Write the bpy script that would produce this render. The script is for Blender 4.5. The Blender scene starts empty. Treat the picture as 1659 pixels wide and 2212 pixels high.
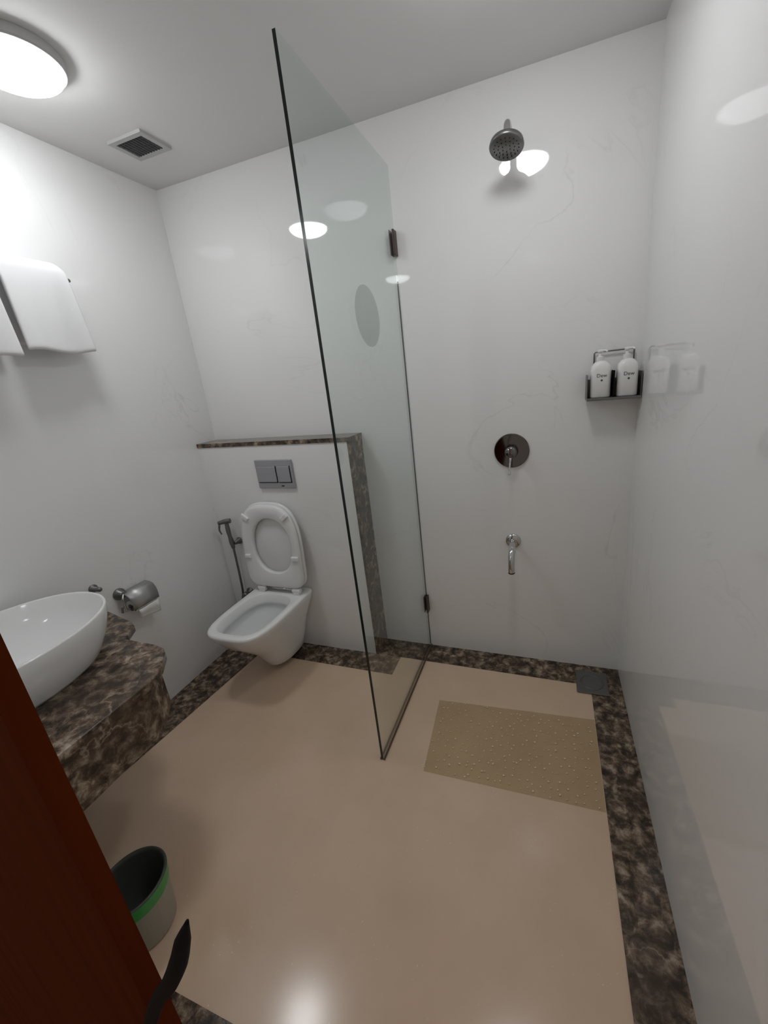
import bpy, bmesh, math, random
from mathutils import Vector, Matrix
random.seed(4)
S = bpy.context.scene
C = bpy.context.scene.collection
PI = math.pi

# ------------------------------------------------------------ camera
F_PX = 856.149
cam_data = bpy.data.cameras.new('camera')
cam = bpy.data.objects.new('camera', cam_data); C.objects.link(cam)
R = Matrix(((0.9438408, -0.0090851, 0.3302756), (0.3168520, 0.3082092, -0.8970016), (-0.0936446, 0.9512752, 0.2937791)))
M = R.to_4x4(); M.translation = Vector((-0.33932, -1.84773, 1.5))
cam.matrix_world = M
cam_data.sensor_fit = 'VERTICAL'; cam_data.sensor_height = 24.0; cam_data.sensor_width = 18.0
cam_data.lens = F_PX * 24.0 / 2212
cam_data.shift_x = -53.95 / 2212; cam_data.shift_y = -29.20 / 2212
cam_data.clip_start = 0.02
S.camera = cam

# ------------------------------------------------------------ world, exposure
w = bpy.data.worlds.new('world'); S.world = w; w.use_nodes = True
w.node_tree.nodes['Background'].inputs[0].default_value = (1.0, 0.86, 0.72, 1)
w.node_tree.nodes['Background'].inputs[1].default_value = 0.26
S.view_settings.view_transform = 'Standard'; S.view_settings.look = 'None'
S.view_settings.exposure = 0.0; S.view_settings.gamma = 1.0
S.view_settings.use_curve_mapping = False
LAMP = 30.5

# ------------------------------------------------------------ room numbers
W, H = 2.196, 2.498            # left wall at x=-W, right wall x=0, back wall y=0
NY = -1.64                     # inner face of the near wall
BD, BX, BH = 0.1405, -1.247, 1.246   # cistern boxing: depth, right end, height
GX, GL, GH = -0.973, 0.7465, 2.327   # glass screen
BW = 0.1365                    # floor border width

# ------------------------------------------------------------ materials
def mat(name, col=(.5, .5, .5), rough=.5, metal=0.0, spec=.5, **kw):
    m = bpy.data.materials.new(name); m.use_nodes = True
    b = m.node_tree.nodes['Principled BSDF']
    b.inputs['Base Color'].default_value = (*col, 1)
    b.inputs['Roughness'].default_value = rough
    b.inputs['Metallic'].default_value = metal
    b.inputs['Specular IOR Level'].default_value = spec
    for k, v in kw.items(): b.inputs[k.replace('_', ' ')].default_value = v
    return m
def nodes(m): return m.node_tree.nodes, m.node_tree.links, m.node_tree.nodes['Principled BSDF']
def ramp(N, stops):
    r = N.new('ShaderNodeValToRGB'); e = r.color_ramp.elements
    while len(e) > 1: e.remove(e[-1])
    e[0].position = stops[0][0]; e[0].color = (*stops[0][1], 1)
    for p, c in stops[1:]:
        n = e.new(p); n.color = (*c, 1)
    return r
def tile_mat():
    m = mat('white_marble_tile', rough=.035, spec=.5); N, L, b = nodes(m)
    tc = N.new('ShaderNodeTexCoord')
    n1 = N.new('ShaderNodeTexNoise'); n1.inputs['Scale'].default_value = 1.3; n1.inputs['Detail'].default_value = 6
    n1.inputs['Distortion'].default_value = 1.2
    L.new(tc.outputs['Object'], n1.inputs['Vector'])
    base = (.87, .87, .87)
    r1 = ramp(N, [(0, base), (.494, base), (.5, (.74, .74, .74)), (.506, base), (1, base)])
    L.new(n1.outputs['Fac'], r1.inputs['Fac'])
    n2 = N.new('ShaderNodeTexNoise'); n2.inputs['Scale'].default_value = 2.0; n2.inputs['Detail'].default_value = 3
    L.new(tc.outputs['Object'], n2.inputs['Vector'])
    mx = N.new('ShaderNodeMix'); mx.data_type = 'RGBA'; mx.inputs['B'].default_value = (*base, 1)
    r2 = ramp(N, [(.35, (.25, .25, .25)), (.55, (1, 1, 1))]); L.new(n2.outputs['Fac'], r2.inputs['Fac'])
    L.new(r2.outputs['Color'], mx.inputs['Factor']); L.new(r1.outputs['Color'], mx.inputs['A'])
    L.new(mx.outputs['Result'], b.inputs['Base Color'])
    return m
def dark_marble():
    m = mat('dark_brown_marble', rough=.16, spec=.45); N, L, b = nodes(m)
    tc = N.new('ShaderNodeTexCoord')
    n0 = N.new('ShaderNodeTexNoise'); n0.inputs['Scale'].default_value = 7; n0.inputs['Detail'].default_value = 5
    L.new(tc.outputs['Object'], n0.inputs['Vector'])
    add = N.new('ShaderNodeMix'); add.data_type = 'VECTOR'; add.inputs['Factor'].default_value = .25
    L.new(tc.outputs['Object'], add.inputs['A']); L.new(n0.outputs['Color'], add.inputs['B'])
    v = N.new('ShaderNodeTexVoronoi'); v.feature = 'DISTANCE_TO_EDGE'; v.inputs['Scale'].default_value = 4
    L.new(add.outputs['Result'], v.inputs['Vector'])
    r = ramp(N, [(0, (.45, .38, .30)), (.010, (.15, .10, .065)), (.025, (.06, .04, .027)), (.3, (.04, .027, .018))])
    L.new(v.outputs['Distance'], r.inputs['Fac'])
    n = N.new('ShaderNodeTexNoise'); n.inputs['Scale'].default_value = 26; n.inputs['Detail'].default_value = 12; n.inputs['Roughness'].default_value = .68; n.inputs['Distortion'].default_value = .3
    L.new(tc.outputs['Object'], n.inputs['Vector'])
    r2 = ramp(N, [(.37, (.020, .014, .010)), (.46, (.070, .048, .033)), (.54, (.185, .130, .088)), (.66, (.46, .37, .28))])
    L.new(n.outputs['Fac'], r2.inputs['Fac'])
    n3 = N.new('ShaderNodeTexNoise'); n3.inputs['Scale'].default_value = 5; L.new(tc.outputs['Object'], n3.inputs['Vector'])
    r3 = ramp(N, [(.5, (0, 0, 0)), (.66, (.65, .65, .65))]); L.new(n3.outputs['Fac'], r3.inputs['Fac'])
    mx = N.new('ShaderNodeMix'); mx.data_type = 'RGBA'
    L.new(r3.outputs['Color'], mx.inputs['Factor'])
    L.new(r2.outputs['Color'], mx.inputs['A']); L.new(r.outputs['Color'], mx.inputs['B'])
    L.new(mx.outputs['Result'], b.inputs['Base Color'])
    return m
def floor_mat():
    m = mat('beige_terrazzo', rough=.17, spec=.5); N, L, b = nodes(m)
    tc = N.new('ShaderNodeTexCoord')
    v = N.new('ShaderNodeTexVoronoi'); v.inputs['Scale'].default_value = 55
    L.new(tc.outputs['Object'], v.inputs['Vector'])
    r = ramp(N, [(0, (.95, .90, .80)), (.07, (.90, .78, .64)), (.13, (.70, .52, .37))])
    L.new(v.outputs['Distance'], r.inputs['Fac'])
    n = N.new('ShaderNodeTexNoise'); n.inputs['Scale'].default_value = 4; n.inputs['Detail'].default_value = 8
    L.new(tc.outputs['Object'], n.inputs['Vector'])
    r2 = ramp(N, [(.3, (.66, .485, .345)), (.7, (.74, .55, .405))]); L.new(n.outputs['Fac'], r2.inputs['Fac'])
    n2 = N.new('ShaderNodeTexNoise'); n2.inputs['Scale'].default_value = 9; L.new(tc.outputs['Object'], n2.inputs['Vector'])
    r3 = ramp(N, [(.5, (0, 0, 0)), (.68, (.6, .6, .6))]); L.new(n2.outputs['Fac'], r3.inputs['Fac'])
    mx = N.new('ShaderNodeMix'); mx.data_type = 'RGBA'
    L.new(r3.outputs['Color'], mx.inputs['Factor']); L.new(r2.outputs['Color'], mx.inputs['A']); L.new(r.outputs['Color'], mx.inputs['B'])
    L.new(mx.outputs['Result'], b.inputs['Base Color'])
    return m
def wood_mat():
    m = mat('red_brown_wood', rough=.7, spec=.02); N, L, b = nodes(m)
    tc = N.new('ShaderNodeTexCoord'); mp = N.new('ShaderNodeMapping'); mp.inputs['Scale'].default_value = (30, 30, 1.5)
    n = N.new('ShaderNodeTexNoise'); n.inputs['Scale'].default_value = 2; n.inputs['Detail'].default_value = 6
    L.new(tc.outputs['Object'], mp.inputs['Vector']); L.new(mp.outputs['Vector'], n.inputs['Vector'])
    r = ramp(N, [(.3, (.078, .014, .003)), (.7, (.105, .020, .0045))])
    L.new(n.outputs['Fac'], r.inputs['Fac']); L.new(r.outputs['Color'], b.inputs['Base Color'])
    return m
def clear_mat(name, tint, refl=1.0, rough=0.0):
    """thin clear sheet: tinted pass-through plus Fresnel mirror (Schlick on |N.I|)"""
    m = bpy.data.materials.new(name); m.use_nodes = True
    N, L = m.node_tree.nodes, m.node_tree.links; N.clear()
    out = N.new('ShaderNodeOutputMaterial'); t = N.new('ShaderNodeBsdfTransparent'); t.inputs[0].default_value = (*tint, 1)
    g = N.new('ShaderNodeBsdfGlossy'); g.inputs['Roughness'].default_value = rough
    geo = N.new('ShaderNodeNewGeometry'); d = N.new('ShaderNodeVectorMath'); d.operation = 'DOT_PRODUCT'
    L.new(geo.outputs['Normal'], d.inputs[0]); L.new(geo.outputs['Incoming'], d.inputs[1])
    def mt(op, a, b):
        q = N.new('ShaderNodeMath'); q.operation = op
        for i, x in enumerate((a, b)):
            if x is None: continue
            if isinstance(x, (int, float)): q.inputs[i].default_value = x
            else: L.new(x, q.inputs[i])
        return q.outputs[0]
    c = mt('ABSOLUTE', d.outputs['Value'], None)
    s = mt('POWER', mt('SUBTRACT', 1.0, c), 5.0)
    k = mt('MULTIPLY', mt('ADD', mt('MULTIPLY', s, .96), .04), refl)
    mx = N.new('ShaderNodeMixShader'); L.new(k, mx.inputs[0]); L.new(t.outputs[0], mx.inputs[1]); L.new(g.outputs[0], mx.inputs[2])
    L.new(mx.outputs[0], out.inputs[0])
    return m

TILE = tile_mat(); DM = dark_marble(); FLOOR = floor_mat(); WOOD = wood_mat()
CEIL = mat('ceiling_paint', (.84, .84, .83), .85)
CER = mat('white_ceramic', (.87, .87, .87), .08)
PLAST = mat('white_seat_plastic', (.82, .82, .82), .22)
CHROME = mat('chrome', (.62, .62, .62), .12, 1.0)
DCHROME = mat('worn_grey_metal', (.20, .20, .195), .35, .8)
SATIN = mat('satin_grey_plate', (.40, .40, .43), .35, .3)
BLACK = mat('black_plastic', (.010, .010, .014), .6, spec=.03)
BRONZE = mat('brown_metal', (.10, .07, .065), .4, .7)
TOWEL = mat('white_towel_cloth', (.87, .87, .88), .95)
N_, L_, b_ = nodes(TOWEL)
n_ = N_.new('ShaderNodeTexNoise'); n_.inputs['Scale'].default_value = 400; bp_ = N_.new('ShaderNodeBump'); bp_.inputs['Strength'].default_value = .25
L_.new(n_.outputs['Fac'], bp_.inputs['Height']); L_.new(bp_.outputs['Normal'], b_.inputs['Normal'])
GLASS = clear_mat('clear_greenish_glass', (.945, .972, .963))
GEDGE = mat('glass_edge', (.006, .016, .013), .15)
FILM = clear_mat('grey_film', (.86, .87, .86), .15)
GSEAL = mat('brown_sealant', (.085, .045, .025), .5)
PAPER = mat('white_paper', (.8, .8, .78), .9)
VENTD = mat('vent_dark', (.09, .09, .095), .7)
VENTW = mat('vent_white', (.52, .52, .52), .4)
MATM = clear_mat('clear_mat_plastic', (.93, .918, .87), .4, .2)
BOTTLE = mat('bottle_white', (.86, .85, .84), .25)
INK = mat('ink', (.08, .08, .085), .6)
GREEN = mat('green_plastic', (.045, .32, .07), .3)
BINB = mat('bin_translucent', (.34, .32, .26), .35)
BINL = mat('bin_liner_grey', (.05, .055, .045), .5)
def glow(name, power):
    m = bpy.data.materials.new(name); m.use_nodes = True
    b = m.node_tree.nodes['Principled BSDF']
    b.inputs['Base Color'].default_value = (.8, .8, .8, 1)
    b.inputs['Emission Color'].default_value = (.975, .985, 1.0, 1); b.inputs['Emission Strength'].default_value = power
    return m
WATER = mat('water', (.45, .5, .55), .02)
MIRE = mat('grout', (.42, .42, .41), .8)

# ------------------------------------------------------------ mesh helpers
def link(name, bm, m, parent=None, smooth=False, bevel=0, solid=0, sub=0):
    bmesh.ops.recalc_face_normals(bm, faces=bm.faces)
    me = bpy.data.meshes.new(name); bm.to_mesh(me); bm.free()
    for mm in (m if isinstance(m, (list, tuple)) else [m]): me.materials.append(mm)
    if smooth:
        for p in me.polygons: p.use_smooth = True
    o = bpy.data.objects.new(name, me); C.objects.link(o)
    if parent is not None:
        o.parent = parent
        # geometry is given in world metres; parents are unrotated empties
        o.location = -Vector(parent_loc(parent))
    if solid:
        s = o.modifiers.new('solid', 'SOLIDIFY'); s.thickness = solid; s.offset = 0
    if bevel:
        b = o.modifiers.new('bevel', 'BEVEL'); b.width = bevel; b.segments = 3; b.limit_method = 'ANGLE'; b.angle_limit = math.radians(40)
    if sub:
        s = o.modifiers.new('sub', 'SUBSURF'); s.levels = sub; s.render_levels = sub
    return o
def parent_loc(p):
    v = Vector(p.location)
    while p.parent: p = p.parent; v += Vector(p.location)
    return v
def tag(o, label, cat, group=None):
    o['label'] = label; o['category'] = cat
    if group: o['group'] = group
    return o
def thing(name, label, cat, loc, group=None):
    o = bpy.data.objects.new(name, None); o.empty_display_size = .05; C.objects.link(o); o.location = loc
    return tag(o, label, cat, group)
def struct(name, bm, m, **k):
    o = link(name, bm, m, **k); o['kind'] = 'structure'; return o
def nb(): return bmesh.new()
def box(bm, a, b):
    x0, x1 = sorted((a[0], b[0])); y0, y1 = sorted((a[1], b[1])); z0, z1 = sorted((a[2], b[2]))
    v = [bm.verts.new((x, y, z)) for x in (x0, x1) for y in (y0, y1) for z in (z0, z1)]
    for f in ((0, 1, 3, 2), (4, 6, 7, 5), (0, 4, 5, 1), (2, 3, 7, 6), (0, 2, 6, 4), (1, 5, 7, 3)): bm.faces.new([v[i] for i in f])
    return bm
def prism(bm, pts, z0, z1):
    a = [bm.verts.new((x, y, z0)) for x, y in pts]; b = [bm.verts.new((x, y, z1)) for x, y in pts]
    n = len(pts); bm.faces.new(a); bm.faces.new(b)
    for i in range(n): bm.faces.new((a[i], a[(i + 1) % n], b[(i + 1) % n], b[i]))
    return bm
def loft(bm, rings, cap0=True, cap1=True):
    R_ = [[bm.verts.new(p) for p in r] for r in rings]
    for a, b in zip(R_, R_[1:]):
        n = len(a)
        for i in range(n): bm.faces.new((a[i], a[(i + 1) % n], b[(i + 1) % n], b[i]))
    if cap0: bm.faces.new(R_[0])
    if cap1: bm.faces.new(R_[-1])
    return bm
def frame(d):
    d = Vector(d).normalized(); u = Vector((0, 0, 1)) if abs(d.z) < .9 else Vector((1, 0, 0))
    a = d.cross(u).normalized(); return a, d.cross(a).normalized(), d
def lathe(bm, o, axis, prof, n=40, cap0=True, cap1=True):
    """prof: (distance along axis, radius)"""
    a, b, d = frame(axis); o = Vector(o)
    rings = [[o + d * t + (a * math.cos(2 * PI * i / n) + b * math.sin(2 * PI * i / n)) * max(r, 1e-4) for i in range(n)] for t, r in prof]
    return loft(bm, rings, cap0, cap1)
def catmull(P, k=8):
    P = [Vector(p) for p in P]; Q = [P[0] * 2 - P[1]] + P + [P[-1] * 2 - P[-2]]; out = []
    for i in range(1, len(Q) - 2):
        for s in range(k):
            t = s / k; a, b, c, d = Q[i - 1:i + 3]
            out.append(.5 * ((2 * b) + (c - a) * t + (2 * a - 5 * b + 4 * c - d) * t * t + (3 * b - a - 3 * c + d) * t ** 3))
    return out + [P[-1]]
def tube(bm, P, r, n=16, k=8, curve=True):
    Q = catmull(P, k) if curve else [Vector(p) for p in P]
    rr = r if isinstance(r, (list, tuple)) else [r, r]
    rings = []; pa = None
    for i, q in enumerate(Q):
        d = (Q[min(i + 1, len(Q) - 1)] - Q[max(i - 1, 0)]).normalized()
        if pa is None: a, b, _ = frame(d)
        else:
            a = (pa - d * pa.dot(d)).normalized(); b = d.cross(a)
        pa = a; t = i / (len(Q) - 1) * (len(rr) - 1); j = min(int(t), len(rr) - 2); rad = rr[j] + (rr[j + 1] - rr[j]) * (t - j)
        rings.append([q + (a * math.cos(2 * PI * s / n) + b * math.sin(2 * PI * s / n)) * rad for s in range(n)])
    return loft(bm, rings)
def sup(cx, cy, a, bneg, bpos, n1=2.6, n2=2.6, N=64):
    """superellipse, its -y half with exponent n1 and length bneg, its +y half with n2, bpos"""
    out = []
    for i in range(N):
        t = 2 * PI * i / N; c, s = math.cos(t), math.sin(t)
        n = n2 if s > 0 else n1; b = bpos if s > 0 else bneg
        e = 2 / n
        out.append((cx + a * math.copysign(abs(c) ** e, c), cy + b * math.copysign(abs(s) ** e, s)))
    return out

# ------------------------------------------------------------ the room
T = .1
struct('wall_back', box(nb(), (-W - T, 0, -T), (T, T, H + T)), TILE)
struct('wall_left', box(nb(), (-W - T, -1.69, -T), (-W, 0, H + T)), TILE)
struct('wall_right', box(nb(), (0, -1.69, -T), (T, 0, H + T)), TILE)
bm = nb()
box(bm, (-W, -1.69, 0), (-.96, NY, H)); box(bm, (-.06, -1.69, 0), (0, NY, H)); box(bm, (-.96, -1.69, 2.12), (-.06, NY, H))
struct('wall_near', bm, TILE)
struct('floor', prism(nb(), [(-W - T, -1.69), (T, -1.69), (T, T), (-W - T, T)], -T, 0), FLOOR)
struct('floor_corridor', box(nb(), (-2.6, -3.2, -T), (.5, -1.69, 0)), FLOOR)
struct('ceiling', box(nb(), (-W - T, -1.69, H), (T, T, H + T)), CEIL)
# dark marble border laid flush around the floor
e = .0025
bw = BW
def trim(n, pts): struct('trim_%d' % n, prism(nb(), pts, .0002, e), DM)
trim(1, [(BX + bw, 0), (0, 0), (-bw, -bw), (BX + bw, -bw)])                                   # back wall
trim(2, [(0, 0), (0, NY), (-bw, NY + bw), (-bw, -bw)])                                        # right wall
trim(3, [(BX, 0), (BX + bw, 0), (BX + bw, -BD - bw), (BX, -BD)])                              # beside the boxing
trim(4, [(-W, -BD), (BX, -BD), (BX + bw, -BD - bw), (-W + .235, -BD - bw)])                   # in front of the boxing
trim(5, [(-W, -BD), (-W + .235, -BD - bw), (-W + .133, -1.3), (-W + .13, NY + bw), (-W, NY)]) # left wall
trim(6, [(-W, NY), (-W + .13, NY + bw), (-bw, NY + bw), (0, NY)])                             # doorway

# cistern boxing
t = thing('cistern_boxing', 'low white tiled boxing behind the toilet with dark marble ledge on top', 'ledge', (-1.72, -.07, 0))
link('tiled_body', box(nb(), (-W, -BD, 0), (BX - .012, -.0005, BH - .02)), TILE, t)
o = link('marble_ledge', box(nb(), (-W, -BD - .004, BH - .02), (BX + .004, 0, BH + .002)), DM, t); o['label'] = 'dark marble ledge slab'
o = link('marble_side_panel', box(nb(), (BX - .012, -BD - .001, 0), (BX + .002, 0, BH - .02)), DM, t); o['label'] = 'dark marble end panel'

# ------------------------------------------------------------ ceiling lamps
def lamp(x, y, label, power, r=.12):
    t = thing('ceiling_lamp', label, 'ceiling lamp', (x, y, H), 'round ceiling lamps')
    link('base_ring', lathe(nb(), (x, y, H), (0, 0, -1), [(0, r + .010), (.024, r + .010), (.029, r + .006), (.029, r - .002)], 64), VENTW, t, smooth=False, bevel=.002)
    prof = [(.028, r)] + [(.028 + .044 * math.sin(a), r * math.cos(a)) for a in [i * PI / 2 / 10 for i in range(1, 11)]]
    link('diffuser', lathe(nb(), (x, y, H), (0, 0, -1), prof, 64), glow('lamp_diffuser', power), t, smooth=True)
lamp(-1.82, -.79, 'lit white round lamp on the ceiling above the towels and basin', LAMP)
lamp(-.47, -.655, 'lit round lamp on the ceiling over the shower, seen only as reflections', LAMP * .82)

# ceiling vent
t = thing('ceiling_vent', 'small square dark exhaust vent with white frame in the ceiling', 'vent', (-1.915, -.31, H))
bm = nb(); x0, x1, y0, y1 = -2.004, -1.826, -.380, -.236; fz = H - .011
for a, b in (((x0, y0), (x1, y0 + .02)), ((x0, y1 - .02), (x1, y1)), ((x0, y0 + .02), (x0 + .02, y1 - .02)), ((x1 - .02, y0 + .02), (x1, y1 - .02))):
    box(bm, (*a, fz), (*b, H))
link('frame', bm, VENTW, t)
link('backing', box(nb(), (x0 + .02, y0 + .02, H - .006), (x1 - .02, y1 - .02, H - .001)), VENTD, t)
bm = nb()
for i in range(9):
    x = x0 + .03 + i * (x1 - x0 - .06) / 8
    box(bm, (x - .002, y0 + .02, fz + .002), (x + .002, y1 - .02, H - .006))
for i in range(5):
    y = y0 + .035 + i * (y1 - y0 - .07) / 4
    box(bm, (x0 + .02, y - .0015, fz + .004), (x1 - .02, y + .0015, H - .008))
link('grille', bm, VENTD, t)

# ------------------------------------------------------------ glass screen
t = thing('glass_screen', 'frameless clear shower glass screen standing out from the back wall', 'glass screen', (GX, -GL / 2, 0))
bm = nb(); box(bm, (GX - .005, -GL, .004), (GX + .005, -.003, GH))
bm.faces.ensure_lookup_table()
bmesh.ops.recalc_face_normals(bm, faces=bm.faces)
for f in bm.faces: f.material_index = 1 if f.normal.y < -.5 else 0
link('pane', bm, [GLASS, GEDGE], t)
bm = nb(); box(bm, (GX - .010, -GL, e), (GX - .0055, -.003, .010)); box(bm, (GX + .0055, -GL, e), (GX + .010, -.003, .010))
link('bottom_seal', bm, GSEAL, t)
link('wall_seal', box(nb(), (GX - .003, -.0028, .01), (GX + .003, -.0004, 1.90)), GEDGE, t)
for z in (2.045, .285):
    bm = nb(); box(bm, (GX - .009, -.036, z - .048), (GX - .0055, -.0, z + .048)); box(bm, (GX + .0055, -.036, z - .048), (GX + .014, -.0, z + .048))
    o = link('wall_clamp', bm, BRONZE, t, bevel=.002)
bm = lathe(nb(), (GX + .0055, -.385, 1.722), (1, 0, 0), [(0, .105), (.0008, .105)], 64)
o = link('round_film', bm, FILM, t); o['label'] = 'round grey film disc'

# ------------------------------------------------------------ toilet
TX = -1.775; YB = -BD
t = thing('toilet', 'white wall-hung toilet with its seat and lid up, below the flush plate', 'toilet', (TX, -.35, 0))
def ring(z, a, yf, yb, n1, n2):
    cy = yb - min(.16, (yb - yf) * .4)
    return [(x, y, z) for x, y in sup(TX, cy, a, cy - yf, yb - cy, n1, n2, 72)]
YB -= .001
rings = [ring(.030, .040, -.36, YB - .06, 2.2, 2.3), ring(.034, .066, -.385, YB - .03, 2.2, 2.3), ring(.05, .080, -.405, YB, 2.3, 2.4), ring(.10, .095, -.43, YB, 2.3, 2.6), ring(.15, .110, -.46, YB, 2.4, 3), ring(.20, .124, -.505, YB, 2.5, 3.4),
         ring(.25, .139, -.555, YB, 2.7, 4.2), ring(.31, .156, -.612, YB, 3.0, 6.5), ring(.36, .172, -.645, YB, 3.5, 10),
         ring(.388, .180, -.655, YB, 3.9, 10), ring(.398, .179, -.653, YB - .002, 3.9, 10), ring(.402, .172, -.645, YB - .01, 3.9, 10)]
def iring(z, a, yf, yb, n): 
    cy = (yf + yb) / 2; return [(x, y, z) for x, y in sup(TX, cy, a, cy - yf, yb - cy, n, n, 72)]
rings += [iring(.402, .142, -.617, -.245, 3.5), iring(.397, .136, -.611, -.251, 3.5), iring(.36, .133, -.602, -.255, 3.1), iring(.345, .129, -.598, -.26, 3.0),
          iring(.338, .140, -.606, -.25, 3.0), iring(.30, .130, -.585, -.26, 2.7), iring(.25, .105, -.54, -.27, 2.4), iring(.20, .075, -.47, -.28, 2.2), iring(.175, .045, -.42, -.29, 2)]
link('bowl', loft(nb(), rings), CER, t, smooth=True)
link('water', prism(nb(), [(x, y) for x, y in sup(TX, -.375, .076, .09, .09, 2.2, 2.2, 40)], .195, .199), WATER, t)
# seat ring and lid standing upright, leaning to the boxing
zb, zt = .432, .915; yb_, yt_ = -.215, -.185
def up(u, v, off):   # u across, v 0..1 up, off toward camera
    y = yb_ + (yt_ - yb_) * v - off
    return (TX + u, y, zb + (zt - zb) * v)
def outline(a, lo, hi, nlo, nhi, off, N=72, cv=.42):
    pts = sup(0, cv, a, cv - lo, hi - cv, nlo, nhi, N)
    return [up(x, v, off) for x, v in pts]
def bridge_ring(bm, L1): 
    vs = [[bm.verts.new(p) for p in r] for r in L1]; n = len(vs[0])
    for k in range(len(vs)):
        a, b = vs[k], vs[(k + 1) % len(vs)]
        for i in range(n): bm.faces.new((a[i], a[(i + 1) % n], b[(i + 1) % n], b[i]))
    return bm
o1 = dict(nlo=7, nhi=2.7)
bm = bridge_ring(nb(), [outline(.183, .02, 1.0, 7, 3.1, .005), outline(.186, .015, 1.005, 7, 3.1, .012), outline(.181, .02, .997, 7, 3.1, .024), outline(.165, .05, .965, 7, 3.1, .029),
    [(x + .016, y, z) for x, y, z in outline(.132, .185, .865, 2.2, 2.1, .029, cv=.52)], [(x + .016, y, z) for x, y, z in outline(.125, .20, .85, 2.2, 2.1, .024, cv=.52)], [(x + .016, y, z) for x, y, z in outline(.123, .205, .845, 2.2, 2.1, .005, cv=.52)]])
seat = link('seat', bm, PLAST, t, smooth=True)
for (u, v, wx, hz) in ((-.128, .865, .048, .022), (.128, .875, .046, .024), (-.150, .395, .036, .020), (.158, .395, .044, .024)):
    p = Vector(up(u, v, .033)); bm = box(nb(), (p.x - wx / 2, p.y - .007, p.z - hz / 2), (p.x + wx / 2, p.y + .008, p.z + hz / 2))
    if v > .5: bmesh.ops.rotate(bm, verts=bm.verts, cent=p, matrix=Matrix.Rotation(math.radians(38) * (1 if u < 0 else -1), 3, 'Y'))
    b = link('bumper', bm, CER, seat, bevel=.004)
bm = loft(nb(), [outline(.187, .03, 1.015, 7, 3.0, -.018), outline(.190, .025, 1.02, 7, 3.0, -.010), outline(.190, .025, 1.02, 7, 3.0, -.002), outline(.184, .03, 1.01, 7, 3.0, .002)])
link('lid', bm, PLAST, t, smooth=True)
for u in (-.105, .125):
    bm = nb(); c = Vector((TX + u, yb_ - .012, .421))
    lathe(bm, c - Vector((.026, 0, -.004)), (1, 0, 0), [(0, .012), (.004, .014), (.048, .014), (.052, .012)], 24)
    box(bm, (c.x - .018, c.y - .014, .402), (c.x + .018, c.y + .012, .418))
    link('hinge', bm, PLAST, t, bevel=.002)
bm = nb(); tube(bm, [(TX - .09, yb_ - .008, .427), (TX + .11, yb_ - .008, .427)], .006, curve=False)
link('hinge_bar', bm, CHROME, t, smooth=True)

# flush plate
t = thing('flush_plate', 'grey dual-button flush plate on the tiled boxing above the toilet', 'flush plate', (-1.706, YB, 1.07))
x0, x1, z0, z1 = -1.821, -1.590, .994, 1.150
link('plate', box(nb(), (x0, YB - .012, z0), (x1, YB, z1)), SATIN, t, bevel=.004)
link('button', box(nb(), (x0 + .014, YB - .017, z0 + .036), (x0 + .128, YB - .012, z1 - .036)), SATIN, t, bevel=.003)
link('button', box(nb(), (x0 + .142, YB - .017, z0 + .036), (x1 - .016, YB - .012, z1 - .036)), SATIN, t, bevel=.003)
bm = nb()
for a, b in ((x0 + .010, x0 + .132), (x0 + .138, x1 - .012)):
    box(bm, (a, YB - .0130, z0 + .032), (b, YB - .0118, z0 + .0375)); box(bm, (b - .004, YB - .0130, z0 + .032), (b, YB - .0118, z1 - .032))
link('button_gap', bm, BLACK, t)
link('lock_mark', box(nb(), (-1.672, YB - .0128, z0 + .012), (-1.655, YB - .0118, z0 + .017)), BLACK, t)

# bidet sprayer
t = thing('bidet_sprayer', 'grey hand-held bidet sprayer on a wall hook left of the toilet', 'bidet sprayer', (-2.06, YB, .66))
link('wall_hook', lathe(nb(), (-2.052, YB, .672), (0, -1, 0), [(0, .020), (.006, .021), (.012, .016), (.035, .012), (.04, .010)], 24), DCHROME, t, smooth=True)
bm = nb(); tube(bm, [(-2.085, YB - .035, .792), (-2.080, YB - .040, .74), (-2.074, YB - .042, .69), (-2.070, YB - .042, .640)], [.011, .013, .011, .014, .010], 20)
tube(bm, [(-2.118, YB - .06, .800), (-2.085, YB - .045, .806), (-2.055, YB - .035, .808)], [.011, .014, .014], 20)
link('spray_head', bm, DCHROME, t, smooth=True)
bm = nb(); tube(bm, [(-2.11, YB - .065, .79), (-2.112, YB - .07, .76), (-2.104, YB - .068, .735)], [.006, .005, .004], 12)
link('trigger', bm, DCHROME, t, smooth=True)
bm = nb(); tube(bm, [(-2.070, YB - .042, .64), (-2.073, YB - .040, .55), (-2.082, YB - .034, .44), (-2.095, YB - .028, .34), (-2.100, YB - .04, .285), (-2.085, YB - .05, .262), (-2.065, YB - .045, .27), (-2.062, YB - .03, .315)], .0065, 14)
link('hose', bm, DCHROME, t, smooth=True)
bm = lathe(nb(), (-2.062, YB, .33), (0, -1, 0), [(0, .026), (.005, .026), (.008, .014), (.03, .013), (.034, .018), (.055, .017), (.058, .012)], 24)
link('stop_valve', bm, DCHROME, t, smooth=True)

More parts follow.
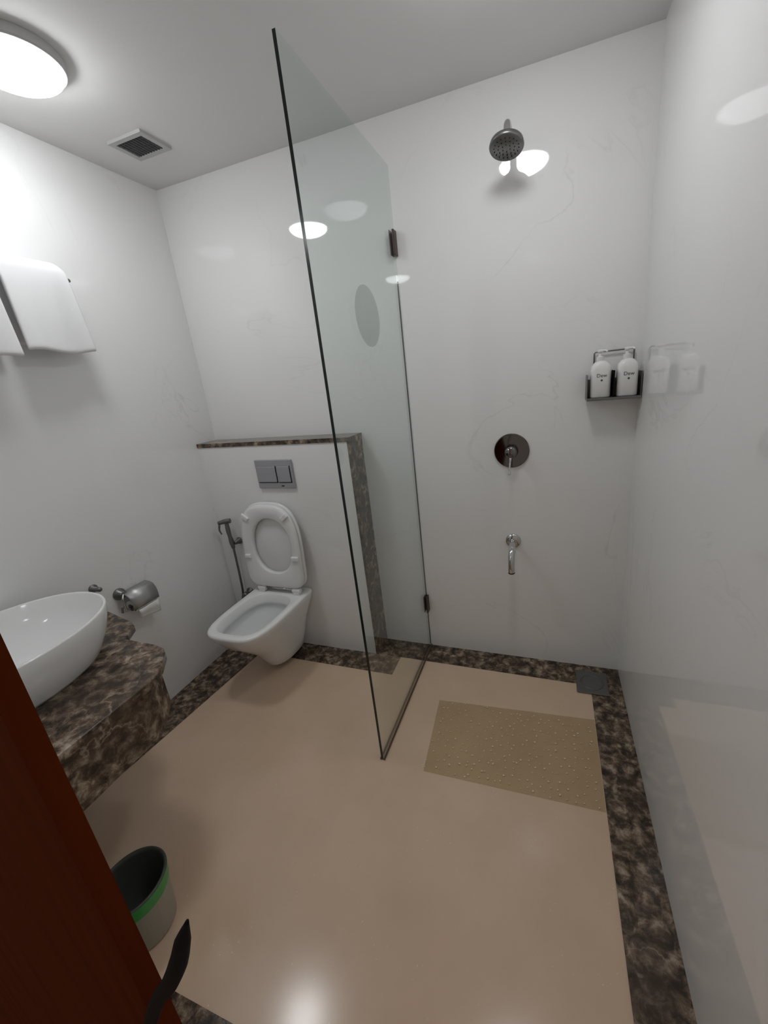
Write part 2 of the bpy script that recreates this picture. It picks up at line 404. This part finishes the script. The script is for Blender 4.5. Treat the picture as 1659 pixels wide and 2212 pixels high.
# ------------------------------------------------------------ shower fittings on the back wall
SX = -.482
t = thing('overhead_shower', 'round dark metal shower head on a short arm high on the back wall', 'shower head', (SX, 0, 2.27))
hc = Vector((-.483, -.145, 2.232)); hd = Vector((-.06, -.30, -1)).normalized()
bm = nb(); tube(bm, [(SX, 0, 2.285), (SX, -.06, 2.298), (SX, -.105, 2.300), (-.482, -.130, 2.285), hc - hd * .02], .0125, 20)
link('arm', bm, CHROME, t, smooth=True)
link('wall_flange', lathe(nb(), (SX, 0, 2.285), (0, -1, 0), [(0, .024), (.006, .028), (.012, .018)], 32), CHROME, t, smooth=True)
link('head', lathe(nb(), hc - hd * .030, hd, [(0, .013), (.012, .02), (.022, .042), (.032, .056), (.044, .059), (.050, .056)], 48), DCHROME, t, smooth=True)
bm = nb(); a_, b_2, d_ = frame(hd)
for rr, n in ((.014, 6), (.028, 12), (.042, 18)):
    for i in range(n):
        p = hc - hd * .030 + hd * .050 + a_ * rr * math.cos(2 * PI * i / n) + b_2 * rr * math.sin(2 * PI * i / n)
        lathe(bm, p, hd, [(-.001, .002), (.0015, .0015)], 8)
link('nozzles', bm, BLACK, t)

t = thing('shower_mixer', 'round dark chrome shower mixer plate with lever on the back wall', 'shower mixer', (-.497, 0, 1.131))
link('plate', lathe(nb(), (-.497, 0, 1.131), (0, -1, 0), [(0, .078), (.006, .079), (.010, .076), (.011, .03)], 64), mat('dark_chrome', (.16, .155, .155), .07, 1.0), t, smooth=False, bevel=.001)
link('knob', lathe(nb(), (-.497, -.009, 1.131), (0, -1, 0), [(0, .031), (.022, .030), (.026, .027), (.044, .026), (.050, .020)], 40), mat('dark_chrome', (.2, .19, .19), .1, 1.0), t, smooth=True)
bm = nb(); tube(bm, [(-.497, -.045, 1.118), (-.500, -.058, 1.088), (-.502, -.070, 1.052), (-.503, -.075, 1.035)], [.007, .004, .004, .006], 14)
link('lever', bm, CHROME, t, smooth=True)

t = thing('tub_spout', 'chrome wall spout bending down below the shower mixer', 'spout', (-.497, 0, .68))
link('wall_flange', lathe(nb(), (-.497, 0, .682), (0, -1, 0), [(0, .036), (.005, .036), (.009, .028), (.012, .018)], 40), CHROME, t, smooth=True)
bm = nb(); tube(bm, [(-.497, -.005, .682), (-.497, -.055, .680), (-.497, -.095, .670), (-.497, -.120, .640), (-.497, -.127, .602), (-.497, -.127, .574)], .0148, 24)
link('pipe', bm, CHROME, t, smooth=True)
link('outlet', lathe(nb(), (-.497, -.127, .575), (0, 0, -1), [(0, .0152), (.004, .0152), (.004, .011), (.001, .011)], 24), BLACK, t)

# ------------------------------------------------------------ bottle caddy and bottles
t = thing('bottle_caddy', 'dark wire wall caddy holding two bottles beside the right corner', 'caddy', (-.1, 0, 1.35))
x0, x1 = -.196, -.004; zt0 = 1.347; yd = -.085
link('tray', box(nb(), (x0, yd, zt0 - .010), (x1, -.001, zt0)), DCHROME, t, bevel=.002)
bm = nb(); box(bm, (x0, yd + .01, zt0), (x0 + .002, -.001, zt0 + .09)); link('side_plate', bm, DCHROME, t)
bm = nb(); box(bm, (x1 - .002, yd + .01, zt0), (x1, -.001, zt0 + .09)); link('side_plate', bm, DCHROME, t)
link('divider', box(nb(), (-.1015, yd + .005, zt0), (-.0985, -.001, zt0 + .10)), BLACK, t)
link('back_plate', box(nb(), (x0, -.003, zt0), (x1, -.001, zt0 + .07)), DCHROME, t)
bm = nb(); tube(bm, [(-.168, -.012, 1.47), (-.168, -.012, 1.516), (-.164, -.012, 1.520), (-.03, -.012, 1.522), (-.027, -.012, 1.518), (-.027, -.012, 1.47)], .003, 10, curve=False)
link('top_bar', bm, DCHROME, t, smooth=True)
def text_mesh(s, size, loc, m, parent, name='lettering'):
    cu = bpy.data.curves.new(name, 'FONT'); cu.body = s; cu.size = size; cu.align_x = 'CENTER'; cu.extrude = .0002
    o = bpy.data.objects.new(name, cu); C.objects.link(o)
    dg = bpy.context.evaluated_depsgraph_get(); me = bpy.data.meshes.new_from_object(o.evaluated_get(dg))
    C.objects.unlink(o); bpy.data.objects.remove(o)
    me.transform(Matrix.Translation(loc) @ Matrix.Rotation(PI / 2, 4, 'X')); me.materials.clear(); me.materials.append(m)
    q = bpy.data.objects.new(name, me); C.objects.link(q); q.parent = parent; q.location = -Vector(parent.location)
    return q
def bottle(cx, label):
    cy = -.046; z = zt0 + .0005
    t = thing('pump_bottle', label, 'bottle', (cx, cy, z), 'white pump bottles in the caddy')
    def rr(zz, a, b, n=3.6): return [(x, y, zz) for x, y in sup(cx, cy, a, b, b, n, n, 40)]
    link('body', loft(nb(), [rr(z, .034, .025), rr(z + .004, .037, .028), rr(z + .103, .037, .028), rr(z + .121, .034, .025, 3), rr(z + .133, .024, .019, 2.4), rr(z + .139, .014, .014, 2)]), BOTTLE, t, smooth=True)
    link('collar', lathe(nb(), (cx - .004, cy, z + .138), (0, 0, 1), [(0, .014), (.016, .014), (.018, .007), (.034, .005)], 28), BOTTLE, t, smooth=False)
    bm = nb(); lathe(bm, (cx - .004, cy, z + .169), (0, 0, 1), [(0, .008), (.003, .010), (.010, .010), (.012, .007)], 24)
    tube(bm, [(cx - .004, cy, z + .175), (cx + .012, cy - .014, z + .176), (cx + .018, cy - .022, z + .171)], [.005, .004, .003], 12)
    link('pump', bm, BOTTLE, t, smooth=True)
    text_mesh('Dew', .019, (cx + .002, cy - .0285, z + .078), INK, t)
    bm = lathe(nb(), (cx + .002, cy - .0275, z + .066), (0, -1, 0), [(0, .004), (.0012, .004)], 12); link('drop_mark', bm, INK, t)
    return t
bottle(-.146, 'white pump bottle in the left half of the caddy')
bottle(-.052, 'white pump bottle in the right half of the caddy, next to the corner')

# ------------------------------------------------------------ floor items in the shower
t = thing('floor_drain', 'grey metal drain cover in the back right floor corner', 'drain', (-.128, -.118, 0))
link('cover', box(nb(), (-.200, -.195, e), (-.060, -.045, .008)), DCHROME, t, bevel=.002)
bm = bridge_ring(nb(), [[(-.130 + q * math.cos(a * PI / 20), -.120 + q * math.sin(a * PI / 20), z) for a in range(40)] for q, z in ((.052, .008), (.050, .0095), (.046, .0095), (.044, .008))])
link('ring', bm, DCHROME, t, smooth=True)
t = thing('shower_mat', 'rectangular translucent bubbly shower mat lying on the beige floor', 'mat', (-.47, -.555, 0))
link('sheet', prism(nb(), [(-.795, -.750), (-.139, -.738), (-.139, -.343), (-.822, -.388)], .0005, .003), MATM, t)
bm = nb()
for i in range(22):
    for j in range(12):
        x = -.79 + i * .0295 + random.uniform(-.012, .012); y = -.725 + j * .0305 + random.uniform(-.011, .011)
        if x > -.15: continue
        q = random.uniform(.5, 1); lathe(bm, (x, y, .0028), (0, 0, 1), [(0, .0042 * q), (.0013, .0034 * q), (.0018, .001)], 8, cap0=False)
o = link('bubbles', bm, mat('clear_bump', (.78, .66, .47), .1), t, smooth=True); o['kind'] = 'stuff'

# ------------------------------------------------------------ vanity counter, basin
t = thing('vanity_counter', 'dark brown marble counter slab with deep front apron under the basin', 'counter', (-1.8, -1.3, .68))
CZ = .68
top = [(-W, -.885), (-2.067, -.903), (-1.885, -.940), (-1.855, -.955), (-1.825, -1.0), (-1.80, -1.03), (-1.645, -1.032), (-1.60, -1.04), (-1.57, -1.058), (-1.52, -1.115), (-1.495, -1.155), (-1.49, -1.2), (-1.488, NY), (-W, NY)]
link('slab', prism(nb(), top, CZ - .03, CZ), DM, t, bevel=.004)
ap = [(-1.628, -1.062), (-1.60, -1.072), (-1.55, -1.125), (-1.515, -1.17), (-1.503, -1.21), (-1.50, NY), (-1.52, NY), (-1.523, -1.215), (-1.57, -1.14), (-1.62, -1.085)]
link('apron', prism(nb(), ap, .475, CZ - .03), DM, t)

bcx, bcy = -1.94, -1.318
t = thing('wash_basin', 'white oval vessel basin standing on the dark marble counter', 'basin', (bcx, bcy, CZ))
def br(z, s, off=0): return [(x, y, z) for x, y in sup(bcx, bcy, .247 * s - off, .315 * s - off, .315 * s - off, 2.15, 2.15, 80)]
rings = [br(CZ, .80), br(CZ + .01, .83), br(CZ + .07, .93), br(CZ + .12, .98), br(CZ + .160, 1.0), br(CZ + .165, 1, .002), br(CZ + .165, 1, .007), br(CZ + .161, 1, .010), br(CZ + .12, .96, .012), br(CZ + .07, .84, .012), br(CZ + .035, .60, .01), br(CZ + .025, .3), br(CZ + .022, .1)]
link('bowl', loft(nb(), rings), CER, t, smooth=True)
link('drain_plug', lathe(nb(), (bcx, bcy, CZ + .019), (0, 0, 1), [(0, .03), (.004, .03), (.008, .024), (.009, .01)], 32), CHROME, t, smooth=True)

t = thing('wall_mirror', 'wide frameless mirror on the near wall beside the doorway, seen only through reflections', 'mirror', (-1.55, NY, 1.1))
link('glass', box(nb(), (-1.98, NY + .0005, 1.12), (-1.12, NY + .006, 2.36)), mat('mirror_silver', (.88, .89, .88), .01, 1.0), t)

# wall fitting behind the basin
t = thing('wall_fitting', 'small dark chrome fitting on the left wall just behind the basin rim', 'fitting', (-W, -.862, .757))
link('body', lathe(nb(), (-W, -.862, .752), (1, 0, 0), [(0, .018), (.006, .018), (.010, .011), (.045, .010), (.05, .007)], 24), DCHROME, t, smooth=True)
link('stem', lathe(nb(), (-W + .004, -.862, .752), (0, 0, 1), [(0, .008), (.016, .006)], 12), DCHROME, t, smooth=True)

# toilet paper holder
t = thing('paper_holder', 'chrome toilet paper holder with curved cover on the left wall', 'paper holder', (-W, -.72, .62))
link('wall_mount', lathe(nb(), (-W, -.772, .672), (1, 0, 0), [(0, .027), (.008, .027), (.014, .020), (.030, .016), (.034, .010)], 32), DCHROME, t, smooth=True)
bm = nb(); Pn = [(.010, .036), (.040, .034), (.060, .026), (.072, .006), (.076, -.020), (.074, -.048)]
cyl = [(-W + a, .640 + b) for a, b in Pn]
rows = [[bm.verts.new((x, y, z)) for x, z in cyl] for y in (-.775, -.648)]
for i in range(len(cyl) - 1): bm.faces.new((rows[0][i], rows[0][i + 1], rows[1][i + 1], rows[1][i]))
link('cover', bm, mat('brushed_chrome', (.50, .50, .50), .42, .8), t, smooth=True, solid=.003)
bm = nb(); tube(bm, [(-W + .03, -.772, .672), (-W + .040, -.786, .655), (-W + .042, -.788, .606), (-W + .042, -.775, .600), (-W + .042, -.640, .600)], .005, 12)
link('roll_arm', bm, CHROME, t, smooth=True)
bm = nb(); tube(bm, [(-W + .042, -.80, .626), (-W + .046, -.808, .600)], .005, 12)
link('arm_tip', bm, DCHROME, t, smooth=True)
t = thing('toilet_paper', 'white toilet paper roll with loose end under the chrome cover', 'toilet paper', (-W + .042, -.71, .6))
link('roll', lathe(nb(), (-W + .042, -.765, .600), (0, 1, 0), [(0, .018), (0, .033), (.105, .033), (.105, .018)], 40, False, False), PAPER, t, smooth=False)
bm = nb(); rows = []
for i in range(9):
    s = i / 8; z = .585 - .063 * s; x = -W + .075 + .004 * math.sin(s * 5)
    rows.append([bm.verts.new((x + .002 * math.sin(6 * u + 3 * s), -.757 + .10 * u, z + (.022 * (1 - u)) * s)) for u in [j / 8 for j in range(9)]])
for i in range(8):
    for j in range(8): bm.faces.new((rows[i][j], rows[i][j + 1], rows[i + 1][j + 1], rows[i + 1][j]))
link('loose_sheet', bm, PAPER, t, smooth=True, solid=.0006)

# ------------------------------------------------------------ towel rail and towels
RX, RZ = -W + .06, 1.985
t = thing('towel_rail', 'thin chrome towel rail on the left wall carrying two towels', 'towel rail', (-W, -.9, RZ))
bm = nb(); tube(bm, [(RX, -1.30, RZ), (RX, -.604, RZ)], .006, 14, curve=False); link('bar', bm, DCHROME, t, smooth=True)
for y in (-.603, -1.30):
    bm = nb(); tube(bm, [(-W, y, RZ), (RX + .002, y, RZ)], .007, 14, curve=False); lathe(bm, (-W, y, RZ), (1, 0, 0), [(0, .016), (.005, .016), (.007, .008)], 24)
    link('bracket', bm, DCHROME, t, smooth=False)
def towel(y0, y1, zf, zbk, label, ph, flare):
    t = thing('towel', label, 'towel', (RX, (y0 + y1) / 2, zf), 'white towels on the rail')
    bm = nb(); rows = []; NV = 30
    path = [(.036, zf, 'f')] 
    for i in range(1, 15): path.append((.036 - .010 * (i / 15), zf + (RZ - .01 - zf) * i / 15, 'f'))
    for i in range(9):
        a = PI * i / 8; path.append((.024 * math.cos(a), RZ + .002 + .044 * math.sin(a), 't'))
    for i in range(1, 12): path.append((-.024, RZ - (RZ - zbk) * i / 11, 'b'))
    n = len(path)
    for (dx, z, k) in path:
        row = []
        d = max(0, min(1, (RZ - z) / (RZ - zf)))
        for j in range(NV + 1):
            v = j / NV; vv = (v - .5) * 2
            y = y0 + (y1 - y0) * v + flare * d * max(0, vv) ** 1 * (1 if k == 'f' else .3) 
            wx = (.010 * d * math.sin(5.5 * v + ph) + .004 * d * math.sin(13 * v + ph)) if k == 'f' else 0
            edge = -.020 * max(0, abs(vv) - .72) ** 1.5 / .28 ** 1.5 if k == 't' else 0
            zz = z + edge + (.006 * math.sin(7 * v + ph) * d if k == 'f' else 0)
            row.append(bm.verts.new((RX + dx + wx, y, zz)))
        rows.append(row)
    for i in range(n - 1):
        for j in range(NV): bm.faces.new((rows[i][j], rows[i][j + 1], rows[i + 1][j + 1], rows[i + 1][j]))
    o = link('folded_cloth', bm, TOWEL, t, smooth=True, solid=.016, bevel=0)
    o.modifiers.new('sub', 'SUBSURF').render_levels = 1
towel(-.845, -.622, 1.712, 1.74, 'white folded towel on the rail, the one nearer the toilet', .4, .022)
towel(-1.20, -.872, 1.690, 1.72, 'white folded towel on the rail, the one cut by the left edge', 2.2, .006)

# ------------------------------------------------------------ waste bin
bx, by = -1.462, -1.418
t = thing('waste_bin', 'small pale waste bin with green rim and dark inside by the door', 'bin', (bx, by, 0))
link('body', lathe(nb(), (bx, by, e), (0, 0, 1), [(0, .070), (.004, .074), (.185, .087), (.185, .083), (.008, .070)], 56), BINB, t, smooth=False)
link('rim', lathe(nb(), (bx, by, .186), (0, 0, 1), [(-.040, .0865), (0, .0905), (.004, .0905), (.005, .088), (.002, .0845), (-.040, .0835)], 56, False, False), GREEN, t, smooth=True)
link('liner', lathe(nb(), (bx, by, .012), (0, 0, 1), [(0, .066), (.168, .0812), (.1795, .0830), (.1812, .0865), (.1800, .0900), (.1775, .0912)], 56, True, False), BINL, t, smooth=True)

# ------------------------------------------------------------ door leaf
DX = -.752
bm = box(nb(), (-1.62, -1.72, .006), (DX, -1.70, 2.1))
d = struct('door_1', bm, WOOD)
bm = nb(); lathe(bm, (-.805, -1.7202, .72), (0, -1, 0), [(0, .022), (.005, .022), (.007, .015)], 32)
h = link('handle_rose', bm, BLACK, None, smooth=False); h.parent = d
bm = nb(); tube(bm, [(-.805, -1.723, .72), (-.795, -1.734, .735), (-.757, -1.735, .814), (-.713, -1.735, .902), (-.680, -1.735, .965), (-.644, -1.735, 1.020), (-.618, -1.735, 1.066), (-.600, -1.735, 1.105), (-.584, -1.735, 1.138)], [.008, .007, .0065, .0065, .007, .0075, .0075, .006, .0012], 16)
h = link('door_handle', bm, BLACK, None, smooth=True); h.parent = d
